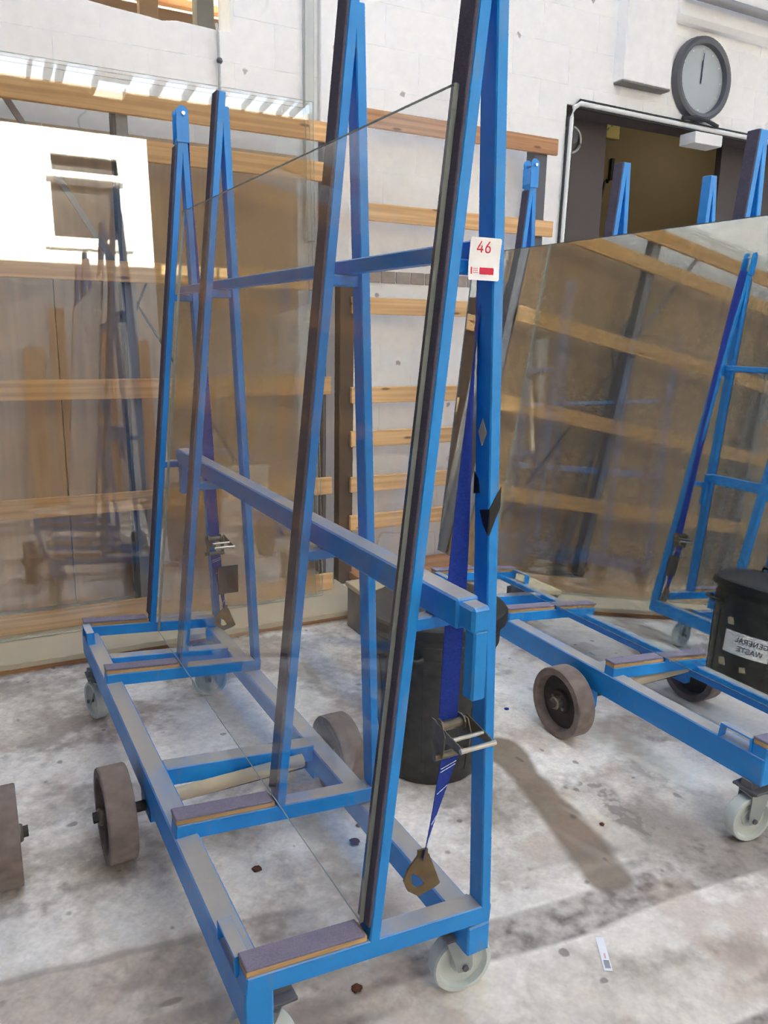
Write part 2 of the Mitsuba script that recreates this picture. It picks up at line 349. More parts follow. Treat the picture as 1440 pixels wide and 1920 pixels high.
Ms = trimesh.transformations.translation_matrix((0, -2.985, 4.47))@trimesh.transformations.rotation_matrix(math.radians(13), (1, 0, 0))
for q in ((1.09, 2.03, -0.07, 0.0), (1.09, 2.03, -0.37, -0.29), (1.09, 1.155, -0.29, -0.07), (1.955, 2.03, -0.29, -0.07)):
    part('window_1', 'sash', moved(cbox(q[0], q[1], -0.02, 0.02, q[2], q[3], 0.004), Ms), 'upvc')

# ------------------------------------------------------------------ glass trolleys
AL = math.tan(math.radians(4.92)); AX = math.cos(math.radians(4.92)), math.sin(math.radians(4.92))
def ztop(u): return 0.335-AL*(u-0.39)          # top of the sloping cross bars
LEAN = 0.1005
def ul(z): return 0.660+LEAN*(z-0.31)            # front-leg face that the glass leans on
def ur(z): return 0.970-0.0380*(z-0.30)          # outer face of the back leg
def trolley(label, M, frames, hinge=(), tops=(2.315, 2.27), felt=True, castors=None, group=None, loops=True, nofelt=(), beam=True, strips=True):
    t = thing('glass_trolley', label, 'trolley', group)
    P = lambda name, mesh, m, smooth=False, parent=None, lab=None: part(parent or t, name, moved(mesh, M), m, smooth, lab)
    v0, v1 = min(frames), max(frames)+0.05
    P('rail', cbox(0.388, 0.448, v0, v1, 0.205, 0.300, 0.004), 'blue_paint')
    P('rail', cbox(0.912, 0.972, v0, v1, 0.165, 0.240, 0.004), 'blue_paint')
    vm = 2.10
    for v, w in ((vm, 0.06), (2.99, 0.05)):
        if v0 < v < v1: P('cross_member', bar((0.446, v+w/2, 0.268), (0.914, v+w/2, 0.268-AL*0.468), w, 0.055), 'blue_paint')
    P('axle', tube([(0.25, 2.19, 0.142), (1.115, 2.19, 0.142)], 0.016, 12), 'iron', 30)
    P('axle_bracket', cbox(0.40, 0.436, 2.13, 2.25, 0.115, 0.206, 0.003), 'blue_paint')
    P('axle_bracket', cbox(0.924, 0.96, 2.13, 2.25, 0.115, 0.166, 0.003), 'blue_paint')
    P('cross_tube', tube([(0.446, 2.055, 0.235), (0.868, 2.085, 0.222)], 0.021, 14), 'beige', 30)
    for i, v in enumerate(sorted(frames)):
        c0, c1 = (0.392, ztop(0.392)-0.0225), (0.972, ztop(0.972)-0.0225)
        cb = P('cross_bar', bar((c0[0], v+0.025, c0[1]), (c1[0], v+0.025, c1[1]), 0.05, 0.045), 'blue_paint')
        a, b = 0.394, 0.655
        st = P('timber_strip', bar((a, v+0.026, ztop(a)+0.0075), (b, v+0.026, ztop(b)+0.0075), 0.046, 0.014, c=0.001), 'timber_strip', parent=cb)
        P('felt_pad', bar((a-0.002, v+0.025, ztop(a)+0.0185), (b-0.006, v+0.025, ztop(b)+0.0185), 0.052, 0.008, c=0.002), 'felt_pale', parent=cb)
        zt = tops
        hz = i in hinge
        z0l, z0r = ztop(0.67)-0.01, ztop(0.96)-0.01
        ztl, ztr = (2.27, 2.27) if hz else zt
        lg = P('leg', bar((ul(z0l)+0.0125, v+0.025, z0l), (ul(ztl)+0.0125, v+0.025, ztl), 0.025, 0.05, up=(0, 1, 0)), 'blue_paint')
        if felt and i not in nofelt:
            zf = ztl-(0.0 if not hz else 0.03)
            P('felt_strip', bar((ul(0.345)-0.004, v+0.025, 0.345), (ul(zf)-0.004, v+0.025, zf), 0.008, 0.05, up=(0, 1, 0), c=0.0015), 'felt', parent=lg)
        P('leg', bar((ur(z0r)-0.0125, v+0.025, z0r), (ur(ztr)-0.0125, v+0.025, ztr), 0.025, 0.05, up=(0, 1, 0)), 'blue_paint')
        P('tie_bar', cbox(ul(1.0)+0.022, ur(1.0)-0.022, v+0.008, v+0.042, 0.978, 1.005, 0.003), 'blue_paint')
        P('tie_bar', cbox(ul(1.67)+0.022, ur(1.67)-0.022, v+0.012, v+0.038, 1.655, 1.682, 0.003), 'blue_paint')
        if hz:
            for yy in (v-0.006, v+0.052):
                q = unary_union([sbox(0.852, 2.252, 0.900, 2.340), Polygon([(0.876+0.024*math.cos(s), 2.358+0.026*math.sin(s)) for s in np.linspace(0, 2*math.pi, 28)[:-1]]), Polygon([(0.852, 2.33), (0.9, 2.33), (0.896, 2.366), (0.856, 2.366)])])
                pl = P('hinge_plate', extr(q, 0.005, 'xz', yy), 'blue_paint')
            P('hinge_bolt', tube([(0.878, v-0.016, 2.355), (0.878, v+0.066, 2.355)], 0.007, 12), 'chrome', 30)
    if beam:
        e0, e1 = v0-0.075, v1-0.10
        P('long_rail', cbox(0.850, 0.882, v0-0.005, v1, 1.683, 1.715, 0.003), 'blue_paint')
        P('side_beam', cbox(0.792, 0.842, e0, e1, 1.006, 1.066, 0.004), 'blue_paint')
        for a, b, s in ((e0-0.045, e0+0.1, -1), (e1-0.1, e1+0.045, 1)):
            P('beam_insert', cbox(0.798, 0.840, a, b, 1.010, 1.060, 0.006), 'blue_paint')
            vv = e0-0.024 if s < 0 else e1+0.024
            P('drop_tube', cbox(0.806, 0.838, vv-0.017, vv+0.017, 0.872, 1.012, 0.004), 'blue_paint')
    # carrying loops of flat bar on the left rail
    if loops:
        fr = sorted(frames)
        for vb, s in ((fr[0]+0.05, 1), (fr[-1], -1)):
            lp = cat(bar((0.40, vb, 0.345), (0.40, vb+s*0.115, 0.345), 0.030, 0.006, c=0.001), bar((0.40, vb+s*0.112, 0.347), (0.40, vb+s*0.118, 0.298), 0.030, 0.006, up=(0, 1, 0), c=0.001), bar((0.40, vb+s*0.003, 0.347), (0.40, vb+s*0.003, 0.300), 0.030, 0.006, up=(0, 1, 0), c=0.001))
            P('carry_loop', lp, 'blue_paint')
    # wheels
    for uc, s in ((0.3136, -1), (1.045, 1)):
        pr_ = [(0.0, -0.020), (0.045, -0.024), (0.050, -0.012), (0.105, -0.012), (0.112, -0.040), (0.138, -0.040), (0.1405, -0.036), (0.1405, 0.036), (0.138, 0.040), (0.112, 0.040), (0.105, 0.012), (0.050, 0.012), (0.045, 0.024), (0.0, 0.020)]
        w = P('wheel', moved(lathe([q for q in pr_ if q[0] >= 0.1035]+[(0.105, -0.012)], 56), axis_to((1, 0, 0), (uc, 2.19, 0.1405))), 'tyre', 30)
        disc = [(0.0, -0.020), (0.045, -0.024), (0.050, -0.010), (0.106, -0.010), (0.106, 0.010), (0.050, 0.010), (0.045, 0.024), (0.0, 0.020)]
        P('hub_disc', moved(lathe(disc, 40), axis_to((1, 0, 0), (uc, 2.19, 0.1405))), 'iron', 30, parent=w)
        hb = [moved(lathe([(0, -0.05), (0.022, -0.05), (0.026, -0.044), (0.026, 0.044), (0.022, 0.05), (0, 0.05)], 20), axis_to((1, 0, 0), (uc, 2.19, 0.1405)))]
        for k in range(4):
            an = k*math.pi/2+0.5
            hb.append(moved(lathe([(0, -0.03), (0.007, -0.03), (0.007, 0.03), (0, 0.03)], 6), axis_to((1, 0, 0), (uc, 2.19+0.034*math.cos(an), 0.1405+0.034*math.sin(an)))))
        P('hub', cat(*hb), 'ratchet_steel', 30, parent=w)
    # castors: contact (u, v) and axle bearing
    for (u, v, ang) in castors or ((0.43, v0+0.085, 60), (0.954, v0+0.085, 80), (0.405, v1-0.16, 25), (0.868, v1-0.16, 75)):
        R = 0.076; ad = np.array([math.cos(math.radians(ang)), math.sin(math.radians(ang)), 0]); fd = np.array([-ad[1], ad[0], 0])
        c = np.array([u, v, R])
        pf = [(0.0, -0.012), (0.028, -0.014), (0.030, -0.008), (0.058, -0.008), (0.063, -0.022), (0.073, -0.022), (R, -0.017), (R, 0.017), (0.073, 0.022), (0.063, 0.022), (0.058, 0.008), (0.030, 0.008), (0.028, 0.014), (0.0, 0.012)]
        cs = P('castor', moved(lathe(pf, 40), axis_to(ad, c)), 'castor_wheel', 30)
        piv = c+np.array([0.018*(1 if u < 0.6 else -1), 0.0, 0])
        fk = []
        for s in (-1, 1):
            o = ad*s*0.027
            fk.append(hull([q+o+ad*s*k for k in (0, 0.003) for q in (c+fd*0.016-np.array([0, 0, 0.012]), c-fd*0.016-np.array([0, 0, 0.012]), piv+fd*0.034+np.array([0, 0, 0.082]), piv-fd*0.034+np.array([0, 0, 0.082]), c+fd*0.02, c-fd*0.02)]))
        fk.append(hull([piv+ad*a*0.030+fd*b*0.034+np.array([0, 0, h]) for a in (-1, 1) for b in (-1, 1) for h in (0.080, 0.086)]))
        P('fork', cat(*fk), 'castor_steel', parent=cs)
        P('axle_bolt', tube([c-ad*0.036, c+ad*0.036], 0.008, 8), 'dark_steel', parent=cs)
        zt_ = 0.206 if u < 0.6 else 0.230
        P('mounting_plate', cat(cbox(piv[0]-0.05, piv[0]+0.05, piv[1]-0.045, piv[1]+0.045, 0.176, 0.184, 0.001), cbox(piv[0]-0.036, piv[0]+0.036, piv[1]-0.03, piv[1]+0.03, 0.162, 0.178, 0.002), cbox(piv[0]-0.045, piv[0]+0.045, piv[1]-0.02, piv[1]+0.02, 0.182, zt_+0.004, 0.002)), 'dark_steel', parent=cs)
    return t
def place(dx, dy, deg):
    return trimesh.transformations.translation_matrix((dx, dy, 0))@trimesh.transformations.rotation_matrix(math.radians(deg), (0, 0, 1))
MA, MB_, MC, MD = place(0, 0, 0.973), place(1.660, 0, 0.0), place(3.925, 4.75, 180), place(0.29, 4.405, 180)
tA = trolley('nearest blue steel glass trolley with a clear glass sheet and a lot tag', MA, (1.225, 1.760, 2.750, 3.270), hinge=(3,),
             castors=((0.455, 1.33, 50), (0.954, 1.312, 82), (0.401, 3.12, 12), (0.868, 3.12, 78)))
part(tA, 'sticker', moved(extr_yz(Polygon([(1.250, 1.335), (1.264, 1.362), (1.250, 1.390), (1.236, 1.362)]), 0.0012, ur(1.362)-0.0262), MA), 'beige', label='worn beige diamond sticker')
trolley('blue steel glass trolley on the right carrying the tall mirror sheet', MB_, (1.365, 2.014, 2.668, 3.300), hinge=(3,), tops=(2.262, 2.262),
        castors=((0.408, 1.41, 80), (0.93, 1.44, 60), (0.405, 3.22, 20), (0.868, 3.22, 70)))
trolley('blue steel trolley standing behind the mirror, only its closed top showing below the clock', MC, (2.04, 2.70, 3.36, 4.0), tops=(2.262, 2.262), nofelt=(0, 1, 2, 3))
trolley('blue trolley at the photo edge, only its dark wheel and hub showing', MD, (1.225, 1.760, 2.750, 3.20))

# ------------------------------------------------------------------ glass panes and the mirror
def pane(name, label, cat_, origin, e1, e2, w, h, th, mat, edge, group=None, back=None, foot=1.0):
    """A sheet: e1 along its width, e2 up its height, th its thickness."""
    e1, e2 = np.asarray(e1, float), np.asarray(e2, float); e1 /= np.linalg.norm(e1); e2 /= np.linalg.norm(e2); nn = np.cross(e1, e2); o = np.asarray(origin, float)
    t = thing(name, label, cat_, group)
    q = np.array([o, o+e1*w, o+e1*w+e2*h, o+e2*h]); E = 0.0012
    part(t, 'sheet', trimesh.Trimesh(q, [[0, 1, 2], [0, 2, 3]], process=False), mat)
    M = np.eye(4); M[:3, 0], M[:3, 1], M[:3, 2], M[:3, 3] = e1, e2, nn, o
    ring = [cbox(0, w, 0, E, -th/2*foot, th/2*foot, 0), cbox(0, w, h-E, h, -th/2*min(1, foot*2), th/2*min(1, foot*2), 0), cbox(0, E, E, h-E, -th/2, th/2, 0), cbox(w-E, w, E, h-E, -th/2, th/2, 0)]
    part(t, 'edge', moved(cat(*ring), M), edge)
    if back: part(t, 'backing', moved(cbox(E, w-E, E, h-E, -th/2 if back < 0 else 0.0006, -0.0006 if back < 0 else th/2, 0), M), 'mirror_back')
    return t
ca, sa = math.cos(math.radians(0.973)), math.sin(math.radians(0.973))
def A(u, v, z): return np.array([u*ca-v*sa, u*sa+v*ca, z])
lean = np.array([LEAN*ca, LEAN*sa, 1.0])
pane('glass_sheet', 'clear glass pane leaning on the felt-faced legs of the nearest trolley', 'glass sheet', A(ul(0.345)-0.014, 3.062, 0.345), A(0, -1, 0), lean, 1.816, 1.634, 0.010, 'clear_glass', 'glass_edge', foot=0.3)
pane('mirror_sheet', 'tall mirror sheet leaning on the right trolley and reflecting the racks and the bin', 'mirror', (2.31, 3.70, 0.334), (0, -1, 0), (LEAN, 0, 1), 2.36, 1.639, 0.008, 'silvering', 'mirror_back', back=-1)
TH = math.tan(math.radians(3.0)); up3 = (0, TH, 1)
for x1, z1, off, wh in ((1.705, 2.703, 0.0, 'frontmost'), (1.690, 2.690, 0.012, 'middle'), (1.672, 2.672, 0.024, 'rearmost')):
    pane('glass_sheet', f'{wh} of the three clear panes leaning on the left timber rack', 'glass sheet', (-1.6, 3.965+off, 0.066), (1, 0, 0), up3, x1+1.6, (z1-0.066)*math.sqrt(1+TH*TH), 0.006, 'stack_glass', 'glass_edge_pale', group='panes stacked on the left rack')

# ------------------------------------------------------------------ timber racks
rl = thing('timber_rack', 'left timber-slatted glass rack with plywood backing and panes leaning on it', 'rack')
def yr(z): return 4.043+0.035*(z-0.06)
for z in (0.062, 0.632, 1.200, 1.762, 2.325, 2.525):
    part(rl, 'slat', bar((-4.6, yr(z+0.049)+0.011, z+0.049), (1.806, yr(z+0.049)+0.011, z+0.049), 0.022, 0.098, up=(0, 0.035, 1)), 'timber')
for x in (-4.0, -2.4, -0.85, 0.705, 1.785):
    part(rl, 'post', cbox(x, x+0.072, 4.155, 4.225, 0.0, 2.60, 0.004), 'dark_steel')
    part(rl, 'post_face', cbox(x+0.018, x+0.072, 4.150, 4.1552, 0.0, 2.60, 0.001), 'grey_steel')
part(rl, 'plywood_sheet', cbox(-2.02, 0.42, 4.415, 4.425, 0.06, 2.50, 0.001), 'plywood')
part(rl, 'plywood_sheet', cbox(-4.6, -2.024, 4.415, 4.425, 0.06, 2.50, 0.001), 'plywood')
part(rl, 'plywood_sheet', cbox(0.424, 1.74, 4.415, 4.425, 0.06, 2.50, 0.001), 'plywood')
for x in (-4.0, -2.4, -0.85, 0.705, 1.785):
    part(rl, 'rear_leg', bar((x+0.045, 4.26, 2.0), (x+0.045, 4.37, 0.14), 0.05, 0.05, up=(1, 0, 0)), 'grey_steel')
    part(rl, 'foot_bar', cbox(x+0.02, x+0.07, 4.22, 4.40, 0.10, 0.15, 0.003), 'dark_steel')
part(rl, 'brace', bar((0.20, 4.235, 2.65), (0.74, 4.235, 1.78), 0.030, 0.012, up=(0, 1, 0)), 'grey_steel')
part(rl, 'brace', bar((-0.6, 4.235, 2.65), (-1.1, 4.235, 1.78), 0.030, 0.012, up=(0, 1, 0)), 'grey_steel')
part(rl, 'tension_rod', tube([(0.789, 4.235, 1.671), (1.577, 4.235, 0.356)], 0.006, 8), 'dark_steel')
part(rl, 'tension_rod', tube([(0.775, 4.245, 1.60), (0.87, 4.245, 1.82)], 0.006, 8), 'dark_steel')
part(rl, 'plinth_board', cbox(-4.6, 1.90, 3.680, 4.22, 0.030, 0.060, 0.004), 'beige')
part(rl, 'plinth_batten', cbox(-4.6, 1.76, 3.715, 3.77, 0.0, 0.031, 0.002), 'timber_old')
part(rl, 'plinth_batten', cbox(-4.6, 1.76, 4.12, 4.2, 0.0, 0.031, 0.002), 'timber_old')
rr = thing('timber_rack', 'right timber-slatted rack of orange slats against the bare white wall', 'rack')
for z in (2.662, 2.170, 1.650, 1.130, 0.866, 0.586, 0.345):
    part(rr, 'slat', cbox(2.012, 3.445, 4.250, 4.275, z, z+0.096, 0.003), 'timber' if z < 2.6 else 'timber_old')
part(rr, 'post', cbox(1.945, 2.038, 4.277, 4.357, 0.0, 1.86, 0.004), 'dark_brown')
part(rr, 'post', cbox(3.278, 3.384, 4.277, 4.357, 0.0, 2.72, 0.004), 'dark_steel')
part(rr, 'plinth_board', cbox(2.02, 3.46, 3.95, 4.40, 0.03, 0.075, 0.004), 'timber_old')
part(rr, 'plinth_batten', cbox(2.02, 3.46, 4.0, 4.05, 0.0, 0.031, 0.002), 'dark_brown')
bxm = cbox(1.62, 1.95, 3.30, 3.62, 0.0, 0.22, 0.004)
k = thing('carton', 'beige-topped grey carton on the floor behind the black bin', 'box')
part(k, 'body', cbox(1.70, 1.98, 3.30, 3.62, 0.0, 0.235, 0.004), 'grime_grey')
part(k, 'lid', cbox(1.69, 1.99, 3.29, 3.63, 0.222, 0.250, 0.004), 'cardboard')

# ------------------------------------------------------------------ rubbish bin
BX, BY = 1.40, 2.25
def br(z): return 0.175+(0.232-0.175)*z/0.56
bn = thing('rubbish_bin', 'black plastic dustbin with a dusty lid standing behind the nearest trolley', 'bin')
pf = [(0, 0.0), (0.168, 0.0), (0.175, 0.008)]+[(br(z), z) for z in np.linspace(0.03, 0.49, 12)]+[(br(0.49), 0.49), (br(0.49)+0.008, 0.495), (br(0.5)+0.009, 0.535), (br(0.535)+0.002, 0.54), (br(0.56), 0.56), (br(0.56)+0.014, 0.565), (br(0.56)+0.016, 0.578), (br(0.56)-0.004, 0.580), (br(0.3)-0.006, 0.30), (0, 0.28)]
body = lathe(pf, 64)
part(bn, 'body', moved(body, trimesh.transformations.translation_matrix((BX, BY, 0))), 'bin_plastic', 35)
ribs = []
for i in range(14):
    an = 2*math.pi*i/14
    if -0.75 < (an+math.pi) % (2*math.pi)-math.pi < 0.35: continue
    d = np.array([math.cos(an), math.sin(an), 0])
    ribs.append(bar(np.array([BX, BY, 0.05])+d*br(0.05), np.array([BX, BY, 0.46])+d*br(0.46), 0.012, 0.006, up=d, c=0.001))
part(bn, 'rib', cat(*ribs), 'bin_plastic')
ld = [(0, 0.668), (0.05, 0.668), (0.06, 0.660), (0.15, 0.652), (0.205, 0.640), (0.232, 0.618), (0.252, 0.612), (0.258, 0.604), (0.258, 0.574), (0.2535, 0.574), (0.2535, 0.590), (0.225, 0.606), (0, 0.64)]
lid = part(bn, 'lid', moved(lathe(ld, 64), trimesh.transformations.translation_matrix((BX, BY, 0))), 'bin_lid_plastic', 30)
part(lid, 'lid_handle', tube([(BX+0.02, BY-0.06, 0.655), (BX+0.02, BY-0.055, 0.685), (BX+0.02, BY+0.055, 0.685), (BX+0.02, BY+0.06, 0.655)], 0.010, 10), 'bin_plastic', 40) if False else part(bn, 'lid_handle', tube([(BX+0.02, BY-0.06, 0.655), (BX+0.02, BY-0.055, 0.685), (BX+0.02, BY+0.055, 0.685), (BX+0.02, BY+0.06, 0.655)], 0.010, 10), 'bin_plastic', 40)
for s in (0.62, 3.75):
    d = np.array([math.cos(s), math.sin(s), 0]); e = np.array([-d[1], d[0], 0]); o = np.array([BX, BY, 0.50])+d*(br(0.5)+0.006)
    part(bn, 'handle', tube([o-e*0.06, o-e*0.055+d*0.03, o+e*0.055+d*0.03, o+e*0.06], 0.009, 10), 'bin_plastic', 40)
def on_bin(m, a0, zc, lift):
    """Flat mesh (x right, y up, z out) wrapped on the bin's side about angle a0."""
    m = m.subdivide_to_size(0.012); v = m.vertices.copy(); z = zc+v[:, 1]; R = br(z)+lift+v[:, 2]; a = a0+v[:, 0]/br(zc)
    m.vertices = np.stack([BX+R*np.cos(a), BY+R*np.sin(a), z], 1); return m
A0 = -0.47
lb = part(bn, 'waste_label', on_bin(cbox(-0.125, 0.125, -0.052, 0.052, 0, 0.0012, 0), A0, 0.335, 0.0008), 'paper', label='white GENERAL WASTE label')
for txt, yy in (('GENERAL', 0.008), ('WASTE', -0.032)):
    m = meshkit.text_mesh(txt, 0.023, 0.0006, bold=True); m.apply_translation((-(m.bounds[0][0]+m.bounds[1][0])/2, yy, 0.0012))
    part(lb, 'lettering', on_bin(m, A0, 0.335, 0.0010), 'ink')
for a, z, s in ((0.05, 0.43, 0.02), (0.10, 0.235, 0.022), (-0.42, 0.225, 0.016)):
    part(bn, 'paper_scrap', on_bin(extr(Polygon([(-s, -s*0.8), (s*0.7, -s), (s, s*0.5), (-s*0.5, s*0.9)]), 0.001, 'xy', 0.0), a, z, 0.0010), 'beige')
part(bn, 'paper_scrap', on_bin(cbox(-0.04, 0.04, -0.05, 0.05, 0, 0.001, 0), 3.55, 0.37, 0.001), 'paper', label='white paper label on the near side')

# ------------------------------------------------------------------ lot tag, tape, straps (trolley coordinates, then moved)
def bend(v):
    """Card coordinates: x across, y up, z towards the camera -> trolley coordinates."""
    u = 0.869+v[:, 0]-0.05*(0.06-v[:, 1])*0.9; z = 1.681+v[:, 1]; y = 1.217-v[:, 2]-0.010*((v[:, 1]+0.038)/0.076-0.5)**2
    return np.stack([u, y, z], 1)
def card(m, lift):
    m = m.subdivide_to_size(0.008); v = m.vertices.copy(); v[:, 2] += lift; m.vertices = bend(v); m.apply_transform(MA); m.fix_normals(); return m
tg = thing('lot_tag', 'white card lot tag printed 46 in red hanging on the nearest trolley', 'tag')
cp = sbox(-0.030, -0.033, 0.030, 0.033).buffer(0.004)
part(tg, 'card', card(extr(cp, 0.0009, 'xy', 0), 0), 'paper')
m = meshkit.text_mesh('46', 0.0195, 0.0005); m.apply_translation((-(m.bounds[0][0]+m.bounds[1][0])/2-0.004, 0.011, 0))
part(tg, 'number', card(m, 0.0011), 'red_print')
part(tg, 'red_block', card(cbox(-0.010, 0.021, -0.0265, -0.0145, 0, 0.0005, 0), 0.0011), 'red_print')
part(tg, 'red_stroke', card(cbox(-0.029, -0.0265, -0.0265, -0.0145, 0, 0.0005, 0), 0.0011), 'red_print')
part(tg, 'small_print', cat(*[card(cbox(-0.0245, -0.013, y, y+0.0018, 0, 0.0005, 0), 0.0011) for y in (-0.0175, -0.0212, -0.0249)]), 'pink_print')
tp = thing('tape', 'strip of black tape stuck across the back leg of the nearest trolley', 'tape')
def leg_u(z): return ur(z)
part(tp, 'front_strip', moved(extr(Polygon([(0.9368, 1.256), (0.9365, 1.214), (0.9128, 1.158), (0.9105, 1.212)]), 0.0014, 'xz', 1.2234), MA), 'black_tape')
part(tp, 'side_strip', moved(extr_yz(Polygon([(1.2245, 1.212), (1.2245, 1.158), (1.243, 1.178), (1.256, 1.205)]), 0.0016, 0.9098), MA), 'black_tape')
part(tp, 'side_scrap', moved(extr_yz(Polygon([(1.262, 1.268), (1.276, 1.280), (1.276, 1.235), (1.256, 1.240)]), 0.0016, 0.9072), MA), 'black_tape')

def strap(label, top, hub, tail, turn, flap):
    s = thing('ratchet_strap', label, 'strap')
    top, hub, tail = (np.asarray(q, float) for q in (top, hub, tail))
    P = lambda name, mesh, mt, smooth=False, parent=None, lab=None: part(parent or s, name, moved(mesh, MA), mt, smooth, lab)
    n = 16; pts, wid = [], []
    for i in range(n+1):
        t = i/n; a = turn*(1-min(1, t*1.5)); pts.append(top*(1-t)+hub*t+np.array([0, 0.004*math.sin(math.pi*t), 0])); wid.append(np.array([math.cos(a), math.sin(a), 0])*0.0235)
    P('webbing', ribbon(pts, wid), 'webbing', 40)
    h = hub
    rt = P('ratchet', cat(tube([h+(-0.038, -0.012, 0), h+(0.040, -0.012, 0)], 0.011, 14),
           *[hull([h+np.array([x+k, y, z]) for k in (0, 0.0022) for y, z in ((-0.030, 0.014), (0.012, 0.012), (0.012, -0.02), (-0.012, -0.075), (-0.036, -0.060), (-0.042, -0.01))]) for x in (-0.034, 0.030)],
           tube([h+(-0.046, -0.022, -0.062), h+(0.036, -0.022, -0.062)], 0.008, 12)), 'ratchet_steel', 30)
    for x in (-0.029, 0.026):
        P('ratchet_wheel', moved(lathe([(0, -0.002), (0.019, -0.002), (0.019, 0.002), (0, 0.002)], 9), axis_to((1, 0, 0), h+np.array([x, -0.012, 0]))), 'ratchet_steel', parent=rt)
    d = np.array([0.020, -0.070, -0.024])
    for x in (-0.040, 0.038):
        P('lever', hull([h+np.array([x+k, -0.012, 0])+q for k in (0, 0.002) for q in (np.array([0, 0, 0.016]), np.array([0, 0.014, -0.006]), np.array([0, -0.002, -0.016]), d+(0, 0.004, 0.008), d+(0, 0.0, -0.009))]), 'ratchet_steel', parent=rt)
    P('grip_rod', tube([h+d+(-0.042, -0.012, 0), h+d+(0.046, -0.012, 0)], 0.0055, 12), 'chrome', 40, parent=rt)
    P('grip_rod', tube([h+d*0.62+(-0.036, -0.012, 0.004), h+d*0.62+(0.042, -0.012, 0.004)], 0.0045, 12), 'chrome', 40, parent=rt)
    o = h+np.array([-0.004, -0.022, -0.062]); pts, wid = [], []
    for i in range(11):
        t = i/10; pts.append(o*(1-t)+tail*t); wid.append(np.array([math.cos(1.1*t), math.sin(1.1*t)*0.8, 0])*0.0235*(1-0.55*t))
    tl = P('tail', ribbon(pts, wid), 'webbing', 40)
    for t in (0.10, 0.13, 0.33, 0.62, 0.84):
        c = o*(1-t)+tail*t; w = np.array([math.cos(1.1*t), math.sin(1.1*t)*0.8, 0])*0.0235*(1-0.55*t)*0.92
        P('stitching', bar(c-w+(0, -0.003, -0.004), c+w+(0, -0.003, 0.004), 0.0014, 0.0012, up=(0, 1, 0), c=0), 'stitch', parent=tl)
    if flap:
        P('rubber_flap', cbox(flap[0], flap[1], flap[4], flap[4]+0.004, flap[2], flap[3], 0.002), 'sleeve', lab='black square sleeve')
    # claw hook
    k = tail; outer = unary_union([sbox(-0.010, 0.0, 0.010, 0.02), Polygon([(-0.006, 0.006), (0.010, 0.004), (0.034, -0.066), (0.024, -0.072), (-0.006, -0.082), (-0.026, -0.066), (-0.034, -0.044), (-0.026, -0.020)]).buffer(0.004)])
    hole = Polygon([(-0.020, -0.034), (-0.008, -0.044), (0.002, -0.060), (-0.008, -0.064), (-0.018, -0.054)]).buffer(0.003)
    hk = trimesh.creation.extrude_polygon(outer.difference(hole), 0.005, engine='earcut'); v = hk.vertices.copy()
    hk.vertices = np.stack([k[0]+v[:, 0]*1.15, k[1]-v[:, 0]*0.15+v[:, 2], k[2]+v[:, 1]*1.1], 1); hk.fix_normals()
    P('hook', hk, 'hook_steel', lab='rusty steel hook')
    return s
strap('blue ratchet strap with rusty hook hanging at the near end of the nearest trolley', (0.910, 1.284, 1.70), (0.862, 1.268, 0.745), (0.822, 1.285, 0.415), 1.35, None)
strap('blue ratchet strap with black square sleeve at the far end of the nearest trolley', (0.905, 3.30, 2.27), (0.945, 3.250, 0.66), (0.975, 3.215, 0.335), 1.45, (0.945, 1.035, 0.415, 0.540, 3.205))

# ------------------------------------------------------------------ things on the back wall
ck = thing('wall_clock', 'round grey wall clock with both hands at twelve, above the dark doorway', 'clock')
Mc = axis_to((0, -1, 0), (4.836, YW-0.008, 3.350))
R = 0.278
part(ck, 'rim', moved(lathe([(R*0.90, 0.0), (R, 0.0), (R, 0.020), (R*0.975, 0.048), (R*0.90, 0.056), (R*0.815, 0.050), (R*0.80, 0.016), (R*0.80, 0.0), (R*0.90, 0.0)], 72), Mc), 'rim_dark', 30)
part(ck, 'dial', moved(lathe([(0, 0.004), (R*0.82, 0.004), (R*0.82, 0.012), (0, 0.012)], 64), Mc), 'clock_face')
yf = YW-0.008-0.013
for i in range(12):
    an = 2*math.pi*i/12; r0, r1 = R*0.69, R*0.735
    part(ck, 'hour_mark', bar((4.836+r0*math.sin(an), yf-0.0005, 3.350+r0*math.cos(an)), (4.836+r1*math.sin(an), yf-0.0005, 3.350+r1*math.cos(an)), 0.006, 0.001, up=(0, 1, 0), c=0), 'white_plastic')
part(ck, 'hour_hand', bar((4.834, yf-0.004, 3.327), (4.838, yf-0.004, 3.350+R*0.45), 0.010, 0.002, up=(0, 1, 0), c=0), 'ink')
part(ck, 'minute_hand', bar((4.834, yf-0.007, 3.322), (4.840, yf-0.007, 3.350+R*0.62), 0.006, 0.002, up=(0, 1, 0), c=0), 'ink')
single('conduit', cbox(1.786, 1.845, YW-0.035, YW-0.004, 2.05, 4.6, 0.004), 'galvanised', 'vertical galvanised steel conduit on the white wall between the racks', 'conduit')
single('cable_duct', cbox(1.872, 2.06, YW-0.05, YW-0.004, 0.0, 4.6, 0.006), 'white_wall', 'white painted vertical duct beside the galvanised conduit', 'duct')
ch = thing('hanging_cable', 'grey cable hanging from the hole in the upper wall behind the trolley top', 'cable')
part(ch, 'cord', tube([(1.302, YW-0.02, 3.09), (1.305, YW-0.03, 3.05), (1.309, YW-0.03, 2.912), (1.312, YW-0.018, 2.74), (1.314, YW-0.016, 2.60)], 0.008, 8), 'galvanised', 40)
part(ch, 'knot', moved(trimesh.creation.icosphere(2, 0.016), trimesh.transformations.translation_matrix((1.311, YW-0.03, 2.915))), 'dark_steel', 40)
struct('trim_1', cbox(4.03, 4.47, YW-0.10, YW+0.01, 3.215, 5.59, 0.006), 'white_wall')
